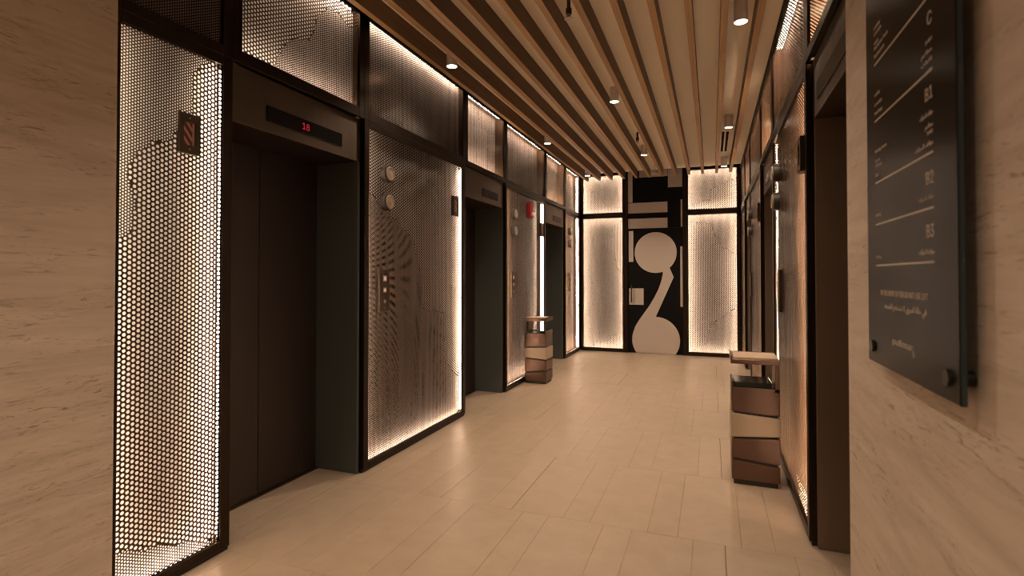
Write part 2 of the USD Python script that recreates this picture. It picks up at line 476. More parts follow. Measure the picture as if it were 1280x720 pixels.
panel('left', B[2], B[3], ZR, ZT, 'dim upper perforated panel above the panel between the two nearest left lifts', U2, 7, rb=.065, big=.0165, strips='T', DEPTH=.078)
panel('left', B[3], B[4], ZR, ZT, 'upper perforated panel above the second left lift door', U3, 8, rb=.05, big=.0175, strips='TB', DEPTH=.14)
panel('left', B[4], B[5], ZR, ZT, 'upper perforated panel above the red alarm box', None, 9, rb=.05, fine=0.0195, strips='T', DEPTH=.14)
panel('left', B[5], B[6], ZR, ZT, 'upper perforated panel above the third left lift door', None, 10, rb=.05, fine=0.0195, strips='TB', DEPTH=.14)
panel('left', B[6], B[7], ZR, ZT, 'last upper perforated panel on the left, in the far corner', None, 11, rb=.05, fine=0.0195, strips='TR', DEPTH=.14)
R2 = P((2.9, 2.0), (3.3, 1.8), (3.35, 1.2), (3.6, .9), (4.0, .5), (4.4, .3), (4.7, .2), (4.7, 2.5), (2.9, 2.5))
panel('right', B[2], B[3], 0, ZR, 'perforated bronze panel on the right wall behind the near pedestal bin', P((2.9, 2.5), (3.4, 2.5), (3.3, 1.9), (3.5, 1.6), (3.3, 1.2), (3.2, .7), (2.9, .6)).union(P((4.36, 2.5), (4.7, 2.5), (4.7, -.1), (4.40, -.1), (4.34, .6), (4.42, 1.2), (4.33, 1.8))), 12, kick=True, fine=0.0165, strips='LRB')
panel('right', B[4], B[5], 0, ZR, 'perforated bronze panel on the right wall between the second and third lift', None, 13, kick=True, fine=0.023, strips='LRB')
panel('right', B[6], B[7], 0, ZR, 'narrow perforated panel in the far right corner of the right wall', None, 14, kick=True, fine=0.026, strips='LRB')
ZTR = 3.158
panel('right', B[1], B[2], ZR, ZTR, 'upper perforated panel above the nearest right lift door', None, 15, rb=.05, rtp=.048, fine=0.0175, strips='TB')
panel('right', B[2], B[3], ZR, ZTR, 'upper perforated panel on the right wall above the panel behind the near bin', sbox(2.9, 2.4, 4.7, 3.3), 16, rb=.05, rtp=.048, fine=0.0165, strips='T')
panel('right', B[3], B[4], ZR, ZTR, 'upper perforated panel above the second right lift door', None, 17, rb=.05, rtp=.048, fine=0.02, strips='TB')
panel('right', B[4], B[5], ZR, ZTR, 'upper perforated panel on the right wall, third from the near end', None, 18, rb=.05, rtp=.048, fine=0.02, strips='T')
panel('right', B[5], B[6], ZR, ZTR, 'upper perforated panel above the third right lift door', None, 19, rb=.05, rtp=.048, fine=0.022, strips='TB')
panel('right', B[6], B[7], ZR, ZTR, 'last upper perforated panel of the right wall, by the far corner', None, 20, rb=.05, rtp=.048, fine=0.026, strips='T')
# far end: panels either side of the mural door
BL = P((-1.3, 2.45), (-1.45, 2.38), (-1.66, 2.24), (-1.66, 2.08), (-1.86, 1.96), (-1.62, 1.76), (-1.57, 1.48), (-1.45, 1.38), (-1.3, 1.3)).union(P((-2.1, 0), (-1.96, .18), (-1.81, .16), (-1.62, .31), (-1.45, .36), (-1.3, .4), (-1.3, 0)))
BLU = P((-2.4, 2.95), (-2.2, 2.95), (-1.93, 2.84), (-1.8, 2.64), (-1.66, 2.56), (-1.3, 2.57), (-1.3, 2.3), (-2.4, 2.3))
BR = P((-.5, 2.3), (-.35, 2.29), (-.01, 2.23), (.07, 2.01), (.16, 1.85), (.36, 1.73), (.5, 1.7), (.5, .87), (.36, .83), (.19, .71), (-.02, .53), (-.08, .26), (-.36, .06), (-.5, .05))
BRU = P((.5, 3.0), (.37, 2.98), (.04, 2.84), (-.05, 2.64), (-.35, 2.54), (-.5, 2.52), (-.5, 2.3), (.5, 2.3))
BZ0, BZ1 = -2.240, .445
panel('back', BZ0, -1.432, 0, ZR, 'tall backlit perforated panel at the far end, left of the black painted door', BL, 21, kick=True, st=.045, fine=0.016, DEPTH=.13)
panel('back', BZ0, -1.432, ZR, ZT, 'upper backlit perforated panel at the far end, left of the black painted door', BLU, 22, st=.045, fine=0.016, DEPTH=.13)
panel('back', -.418, BZ1, 0, ZR, 'tall backlit perforated panel at the far end, right of the black painted door', BR, 23, kick=True, st=.045, fine=0.016, DEPTH=.13)
panel('back', -.418, BZ1, ZR, ZT, 'upper backlit perforated panel at the far end, right of the black painted door', BRU, 24, st=.045, fine=0.016, DEPTH=.13)


# ------------------------------------------------------------------ lifts
def text_on(t, s, h, origin, ux, uy, n, m, name='lettering', depth=.001, bold=False, anchor='l', width=None, label=None, parent=None):
    """lettering on a plane: origin, right and up directions, outward normal"""
    tm = meshkit.text_mesh(s, h, depth, bold) if isinstance(s, str) else s
    x0, x1 = tm.bounds[:, 0]
    tm.apply_translation([-x0, 0, 0])
    w = x1 - x0
    if width:
        tm.apply_scale([width / w, 1, 1])
        w = width
    tm.apply_translation([{'l': 0, 'r': -w, 'c': -w / 2}[anchor], 0, 0])
    T = np.eye(4)
    T[:3, 0], T[:3, 1], T[:3, 2], T[:3, 3] = ux, uy, n, origin
    tm.apply_transform(T)
    return (parent or t).part(name, tm, m, label=label)


def lift(side, a0, a1, label, digits=None):
    t = thing('lift_entrance', label, 'elevator', wbase(side, (a0 + a1) / 2, 0, .2))
    W = lambda m: onwall(m, side)
    b0, b1 = a0 + .004, a1 - .004
    hz = 2.15
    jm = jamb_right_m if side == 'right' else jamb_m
    mid = (a0 + a1) / 2
    for s0, s1 in ((b0 + .024, mid - .002), (mid + .002, b1 - .024)):
        t.part('door_leaf', W(box(.385, .415, s0, s1, .008, hz + .02, .0015)), door_m)
    t.part('sill', W(box(.36, .43, b0 + .024, b1 - .024, .0005, .006)), header_m)
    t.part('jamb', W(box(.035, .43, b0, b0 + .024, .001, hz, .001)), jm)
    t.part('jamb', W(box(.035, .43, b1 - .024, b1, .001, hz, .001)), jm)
    h = t.part('header_panel', W(box(.030, .43, b0, b1, hz, ZR - .004, .002)), header_m, label='bronze header with the floor indicator')
    i0, i1 = (2.20, 2.82) if digits else (mid - .20, mid + .22)
    if side == 'left' and not digits:
        i0, i1 = mid - .06, mid + .36
    if side == 'right':
        i0, i1 = mid - .31, mid + .31
    d = h.part('indicator_display', W(box(.024, .032, i0, i1, 2.213, 2.297, .001)), black_gloss_m, label='black strip display')
    if side == 'left':
        c = (i0 + i1) / 2 - (.02 if digits else .10)
        u, n = (0, 1, 0), (1, 0, 0)
        text_on(d, digits or '1', .038 if digits else .02, (LX - .0238, c, 2.236), u, (0, 0, 1), n, red_led_m, 'glowing_digits', .0006, anchor='c', label='red digits 18' if digits else 'small red digit')
    else:
        pass
    return t


lift('left', B[1], B[2], 'nearest left lift with dark closed doors and red 18 on its header', '18')
lift('left', B[3], B[4], 'second lift doorway on the left wall, between the lantern panel and the red alarm panel')
lift('left', B[5], B[6], 'third and farthest lift doorway on the left wall, behind the left pedestal bin')
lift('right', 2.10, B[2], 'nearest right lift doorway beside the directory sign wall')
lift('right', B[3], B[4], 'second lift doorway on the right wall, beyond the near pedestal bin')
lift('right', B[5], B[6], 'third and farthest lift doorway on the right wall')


# ------------------------------------------------------------------ fittings on the panels
def lantern(side, a, z, label, proud=.02):
    t = thing('hall_lantern', label, 'wall light', wbase(side, a, z - .0925), 'striped lanterns beside the lifts')
    W = lambda m: onwall(m, side)
    hw, hh, ww, wh = .05, .0925, .029, .053
    fr = sbox(a - hw, z - hh, a + hw, z + hh).difference(sbox(a - ww, z - wh, a + ww, z + wh))
    m = extrude(fr, proud + .010)
    m.vertices = m.vertices[:, [2, 0, 1]]
    m.apply_translation([-proud, 0, 0])
    t.part('face_plate', W(m), plate_m)
    wz = -proud + .006
    win = t.part('window', W(box(wz + .001, wz + .004, a - ww, a + ww, z - wh, z + wh)), stripe_pale_m, label='pale window with dark red diagonal stripes')
    for k in range(-2, 4):
        c = k * .046
        s = Polygon([(a - .05, z + .05 + c), (a + .05, z - .08 + c), (a + .05, z - .105 + c), (a - .05, z + .025 + c)]).intersection(sbox(a - ww + .001, z - wh + .001, a + ww - .012, z + wh - .001))
        if s.area > 1e-5:
            sm = extrude(s, .001)
            sm.vertices = sm.vertices[:, [2, 0, 1]]
            sm.apply_translation([wz, 0, 0])
            win.part('stripe', W(sm), stripe_red_m)
    for dz in (-.072, .072):
        t.part('screw', W(cyl(.004, .002, (-proud - .0015, a, z + dz), 'x', 12)), steel_m)


lantern('left', 1.720, 2.015, 'square metal lantern with red stripes on the coarse panel at left', .004)
lantern('left', 4.385, 2.012, 'striped lantern on the panel left of the second left lift')
lantern('left', 7.06, 2.012, 'striped lantern on the red alarm panel, beside the third left lift')
lantern('right', 3.13, 2.0, 'striped lantern on the right wall panel nearest the directory sign')
lantern('right', 5.82, 2.0, 'striped lantern on the second right wall panel')


def rounds(side, a, labels):
    for z, lab in zip((2.114, 1.905), labels):
        t = thing('round_beacon', lab, 'wall beacon', wbase(side, a, z - .065), 'round white beacons beside the lifts')
        W = lambda m: onwall(m, side)
        R = trimesh.transformations.rotation_matrix(-math.pi / 2, [0, 1, 0])

        def lx(prof):
            m = lathe(prof, n=32)
            m.apply_transform(R)                      # z -> -x, out of the wall
            m.apply_translation([.0, a, z])
            return W(m)
        t.part('bezel', lx([(0, -.010), (.064, -.010), (.066, .026), (.062, .032), (.054, .033), (.0, .026)]), bin_dark_m, 40)
        d = t.part('lens_cap', lx([(0, .026), (.053, .026), (.053, .036), (.050, .041), (.042, .042), (.040, .038), (.018, .038), (.014, .041), (0, .042)]), lens_cap_m, 40)


rounds('left', 3.285, ('round cream beacon, upper of two on the panel between the two nearest left lifts', 'round cream beacon, lower of two on the panel between the two nearest left lifts'))
rounds('left', 5.955, ('round cream beacon, upper of two on the red alarm panel', 'round cream beacon, lower of two on the red alarm panel'))
rounds('left', 8.64, ('round cream beacon, upper of two in the far left corner panel', 'round cream beacon, lower of two in the far left corner panel'))
rounds('right', 4.27, ('round cream beacon, upper of two on the right panel behind the near bin', 'round cream beacon, lower of two on the right panel behind the near bin'))
rounds('right', 7.0, ('round cream beacon, upper of two on the second right wall panel', 'round cream beacon, lower of two on the second right wall panel'))


def call_plate(side, a, label):
    t = thing('call_plate', label, 'lift call panel', wbase(side, a, 1.105), 'lift call plates')
    W = lambda m: onwall(m, side)
    t.part('face_plate', W(box(-.010, .0105, a - .055, a + .055, 1.105, 1.405, .0015)), plate_m)
    for z, s, lab in ((1.342, .019, 'glowing upper call button'), (1.257, .014, 'glowing lower call button')):
        b = t.part('button', W(box(-.0135, -.0095, a - s - .004, a + s + .004, z - s - .004, z + s + .004, .001)), steel_m, label=lab)
        b.part('button_light', W(box(-.0145, -.0130, a - s * .75, a + s * .75, z - s * .75, z + s * .75)), button_lit_m)
    k = t.part('key_switch', W(cyl(.013, .004, (-.0135, a, 1.174), 'x', 24)), steel_m)
    k.part('key_slot', W(box(-.0140, -.0130, a - .0015, a + .0015, 1.166, 1.182)), black_m)
    for z in (1.125, 1.388):
        t.part('screw', W(cyl(.003, .002, (-.0115, a, z), 'x', 10)), steel_m)


call_plate('left', 3.257, 'lift call plate on the panel between the two nearest left lifts')
call_plate('left', 5.93, 'lift call plate on the red alarm panel')
call_plate('left', 8.62, 'lift call plate in the far left corner panel')
call_plate('right', 4.18, 'lift call plate on the right panel behind the near bin')
call_plate('right', 7.05, 'lift call plate on the second right wall panel')

# red alarm
t = thing('fire_alarm', 'red fire alarm box with a white strobe high on the left wall panel', 'fire alarm', wbase('left', 6.575, 2.12))
t.part('housing', onwall(box(-.038, .011, 6.48, 6.59, 2.12, 2.318, .005), 'left'), red_m)
t.part('sounder_grille', onwall(box(-.041, -.037, 6.495, 6.575, 2.235, 2.305, .002), 'left'), stripe_red_m)
t.part('strobe', onwall(box(-.066, -.036, 6.525, 6.580, 2.150, 2.200, .008), 'left'), cream_m, label='white strobe lens')


# ------------------------------------------------------------------ pedestal bins
def wedge(h, lo, hi):
    """a square tier cut by the sloping planes lo and hi: z = c + gx x + gy y"""
    pts = [(x, y, p[0] + p[1] * x + p[2] * y) for x in (-h, h) for y in (-h, h) for p in (lo, hi)]
    return trimesh.convex.convex_hull(np.array(pts))


def soft(m, c=.003):
    """bevel a convex tier by hulling a few inset copies"""
    v, ctr = m.vertices, m.bounds.mean(0)
    s = np.sign(v - ctr)
    pts = [v - s * np.array(d) for d in ((c, c, 0), (c, 0, c), (0, c, c))]
    return trimesh.convex.convex_hull(np.vstack(pts))


def pedestal_bin(cx, cy, turn, label, m_low):
    t = thing('pedestal_bin', label, 'litter bin', (cx, cy, 0), 'stacked pedestal bins by the lifts')
    T = trimesh.transformations.rotation_matrix(turn, [0, 0, 1])
    T[:3, 3] = (cx, cy, 0)

    def place(m):
        m = m.copy()
        m.apply_transform(T)
        return m
    h = .1425
    g = .007
    planes = [(.032, 0, 0), (.153, -.080, -.012), (.312, .080, .0), (.460, -.058, -.010), (.620, .012, 0)]
    t.part('plinth', place(box(-h + .012, h - .012, -h + .012, h - .012, 0, .034)), bin_dark_m)
    mats = [bin_copper_m, bin_copper_m, bin_tan_m, bin_copper_m]
    for k in range(4):
        lo, hi = planes[k], planes[k + 1]
        grow = .004 if k == 2 else 0
        t.part('tier', place(soft(wedge(h + grow, (lo[0] + (g if k else 0), lo[1], lo[2]), (hi[0] - g, hi[1], hi[2])))), mats[k], label='pale champagne tier' if k == 2 else None)
        if k < 3:
            t.part('spacer', place(wedge(h - .014, (hi[0] - g - .001, hi[1], hi[2]), (hi[0] + g + .001, hi[1], hi[2]))), bin_dark_m)
    t.part('rim', place(cat(box(-h, h, -h, -h + .012, .608, .632, .002), box(-h, h, h - .012, h, .608, .632, .002), box(-h, -h + .012, -h, h, .608, .668, .002), box(h - .030, h, -h, h, .608, .632, .002))), bin_copper_m)
    a = t.part('ash_tray', place(box(-h + .016, h - .040, -h + .018, h - .018, .606, .664, .004)), ash_m, label='dark glass ash tray')
    a.part('clip', place(box(h - .062, h - .058, -.03, -.02, .660, .682, .001)), steel_m)
    t.part('post', place(box(h - .026, h, -h + .004, h - .09, .600, .792, .002)), bin_copper_m)
    t.part('shelf', place(box(-h - .004, h + .002, -h - .004, h, .786, .815, .002)), bin_copper_m)
    rim = place(cat(box(-h - .004, -h + .006, -h - .004, h, .814, .838, .001), box(-h + .006, h + .002, h - .01, h, .814, .832, .001)))
    t.part('shelf_lip', rim, bin_copper_m)
    t.part('shelf_top', place(box(-h + .010, h - .004, -h + .006, h - .014, .814, .830, .003)), tray_m, label='tan top of the cantilevered shelf')


pedestal_bin(.2615, 3.8825, 0, 'stacked pedestal bin with brown tiers standing near at right, by the right wall', bin_copper_m)
pedestal_bin(-2.085, 6.4475, math.pi, 'stacked copper pedestal bin standing by the left wall, before the third lift', bin_copper_m)

# ------------------------------------------------------------------ far door with its painted shapes
t = thing('door_1', 'black door at the far end painted with cream bars, a disc and a bulb', 'door', (-.925, BY, 0), kind='structure')
t.part('door_leaf', box(-1.392, -.458, BY + .03, BY + .07, .004, 2.194), mural_black_m)
t.part('overpanel', box(-1.392, -.458, BY + .03, BY + .07, 2.198, 3.25), mural_black_m)
t.part('door_stile', box(-1.430, -1.394, BY - .002, BY + .12, 0, 3.25, .002), frame_m)
t.part('door_stile', box(-.456, -.420, BY - .002, BY + .12, 0, 3.25, .002), frame_m)


def painted(shape, name='painted_shape', m=mural_cream_m):
    e = extrude(shape.intersection(sbox(-1.391, .005, -.459, 3.24)), .003)
    v = e.vertices
    e.vertices = np.column_stack([v[:, 0], BY + .0285 - v[:, 2] + .002, v[:, 1]])
    e.invert()
    t.part(name, e, m)


fig = unary_union([Point(-.915, .24).buffer(.405, 48), Polygon([(-.80, 1.56), (-.71, 1.56), (-.69, 1.53), (-.61, 1.34), (-.915, .64), (-.95, .3), (-1.305, .34), (-1.27, .46), (-1.20, .58), (-1.11, .71), (-1.02, .84), (-.94, .98), (-.87, 1.12), (-.82, 1.26), (-.79, 1.40)]), Point(-.915, 1.77).buffer(.357, 48)])
fig = fig.buffer(.004).buffer(-.004)
painted(fig, 'painted_bulb_and_disc')
for r in ((-1.385, 2.665, -1.305, 3.22), (-1.385, 2.47, -.71, 2.655), (-1.385, 2.20, -.71, 2.375), (-1.375, 1.61, -1.295, 2.16), (-.49, 2.21, -.462, 2.68), (-.50, .83, -.462, 1.87), (-1.37, .85, -1.12, 1.14), (-.70, 2.90, -.462, 3.22), (-1.19, 3.10, -.705, 3.22)):
    painted(sbox(*r), 'painted_bar')
h = t.part('door_handle', box(-1.335, -1.315, BY - .03, BY - .012, .89, 1.205, .004), black_m)
h.part('handle_mount', box(-1.333, -1.317, BY - .014, BY + .03, .93, .95), black_m)
h.part('handle_mount', box(-1.333, -1.317, BY - .014, BY + .03, 1.15, 1.17), black_m)


# ------------------------------------------------------------------ ceiling fittings
def downlight(x, y, label, z=3.0, r=.041):
    t = thing('downlight', label, 'ceiling light', (x, y, z), 'cylinder downlights between the slats')
    t.part('body', lathe([(r - .003, .004), (r, 0), (r, CZ - z - .001), (0.0, CZ - z - .001), (0.0, CZ - z - .004), (r - .003, CZ - z - .004), (r - .003, .004)], (x, y, z)), lamp_body_m, 40)
    t.part('lens', cyl(r - .003, .004, (x, y, z + .003), n=32), lens_m, label='glowing lens')
    s = UsdLux.SphereLight.Define(stage, t.path + '/beam')
    s.AddTranslateOp().Set(Gf.Vec3d(0, 0, -.012))
    s.CreateRadiusAttr(.02)
    s.CreateIntensityAttr(SPOT_POWER)
    s.CreateNormalizeAttr(True)
    s.CreateColorAttr(Gf.Vec3f(*SPOT_COLOR))
    sh = UsdLux.ShapingAPI.Apply(s.GetPrim())
    sh.CreateShapingConeAngleAttr(64.0)
    sh.CreateShapingConeSoftnessAttr(0.8)


XL, XM, XR = -1.894, -.848, .186
for (x, y, lab) in ((XL, 3.65, 'cylinder downlight nearest along the left slats, above the second upper panel'), (XL, 6.21, 'cylinder downlight by the left slats above the red alarm panel'), (XL, 8.46, 'farthest cylinder downlight by the left slats, in the far corner'),
                    (XM, 4.94, 'nearer cylinder downlight in the middle of the ceiling'), (XM, 7.27, 'farther cylinder downlight in the middle of the ceiling'),
                    (XR, 3.67, 'large cylinder downlight at the top right, nearest the right wall'), (XR, 6.25, 'cylinder downlight near the right wall, in front of the slot vent'), (XR, 8.44, 'farthest cylinder downlight near the right wall, beyond the slot vent'),
                    (XM, 2.36, 'cylinder downlight of the middle row just outside the view'),
                    (XM, -.25, 'added unseen downlight above the viewpoint, in line with the middle row'), (XL, -.6, 'added unseen downlight behind the viewpoint at left'), (XR, -.6, 'added unseen downlight behind the viewpoint at right')):  # unseen lamps added here to light the foreground and stone walls
    downlight(x, y, lab)


def sprinkler(x, y, label, z=3.0):
    t = thing('sprinkler', label, 'sprinkler', (x, y, z), 'fire sprinklers')
    t.part('pipe', cyl(.012, CZ - z - .055, (x, y, z + .054), n=20), pipe_m, 40)
    t.part('coupling', lathe([(0, .030), (.017, .030), (.019, .040), (.019, .066), (.014, .074), (.0, .074)], (x, y, z), 20), pipe_m, 40)
    t.part('head', lathe([(0, .004), (.016, .004), (.016, .012), (.011, .020), (.014, .030), (0, .032)], (x, y, z), 20), steel_m, 40)
    t.part('cover_disc', lathe([(0, 0), (.027, 0), (.028, .002), (.026, .005), (0, .005)], (x, y, z), 28), cream_m, 40, label='cream cover disc')


sprinkler(-.844, 3.236, 'dark red sprinkler with a cream disc at the top middle')
sprinkler(-.846, 6.583, 'small dark red sprinkler between the two middle downlights')
t = thing('smoke_detector', 'cream smoke detector on the ceiling before the black painted door', 'smoke detector', (-.84, 8.62, 2.99))
t.part('stem', cyl(.014, CZ - 3.05, (-.84, 8.62, 3.05), n=16), lamp_body_m, 40)
t.part('head', lathe([(0, 0), (.045, 0), (.052, .012), (.046, .035), (.036, .062), (0, .062)], (-.84, 8.62, 2.99), 28), cream_m, 40)

t = thing('slot_vent', 'narrow double slot air vent in the ceiling between the right downlights', 'air vent', (.17, 7.48, CZ - .004))
t.part('vent_frame', extrude(sbox(.115, 6.90, .225, 8.06).difference(unary_union([sbox(.130, 6.93, .160, 8.03), sbox(.180, 6.93, .210, 8.03)])), .004).apply_translation([0, 0, CZ - .0045]), plaster_m)
t.part('slot', box(.130, .160, 6.93, 8.03, CZ - .0012, CZ - .0004), dark_void_m, label='black slot')
t.part('slot', box(.180, .210, 6.93, 8.03, CZ - .0012, CZ - .0004), dark_void_m, label='black slot')

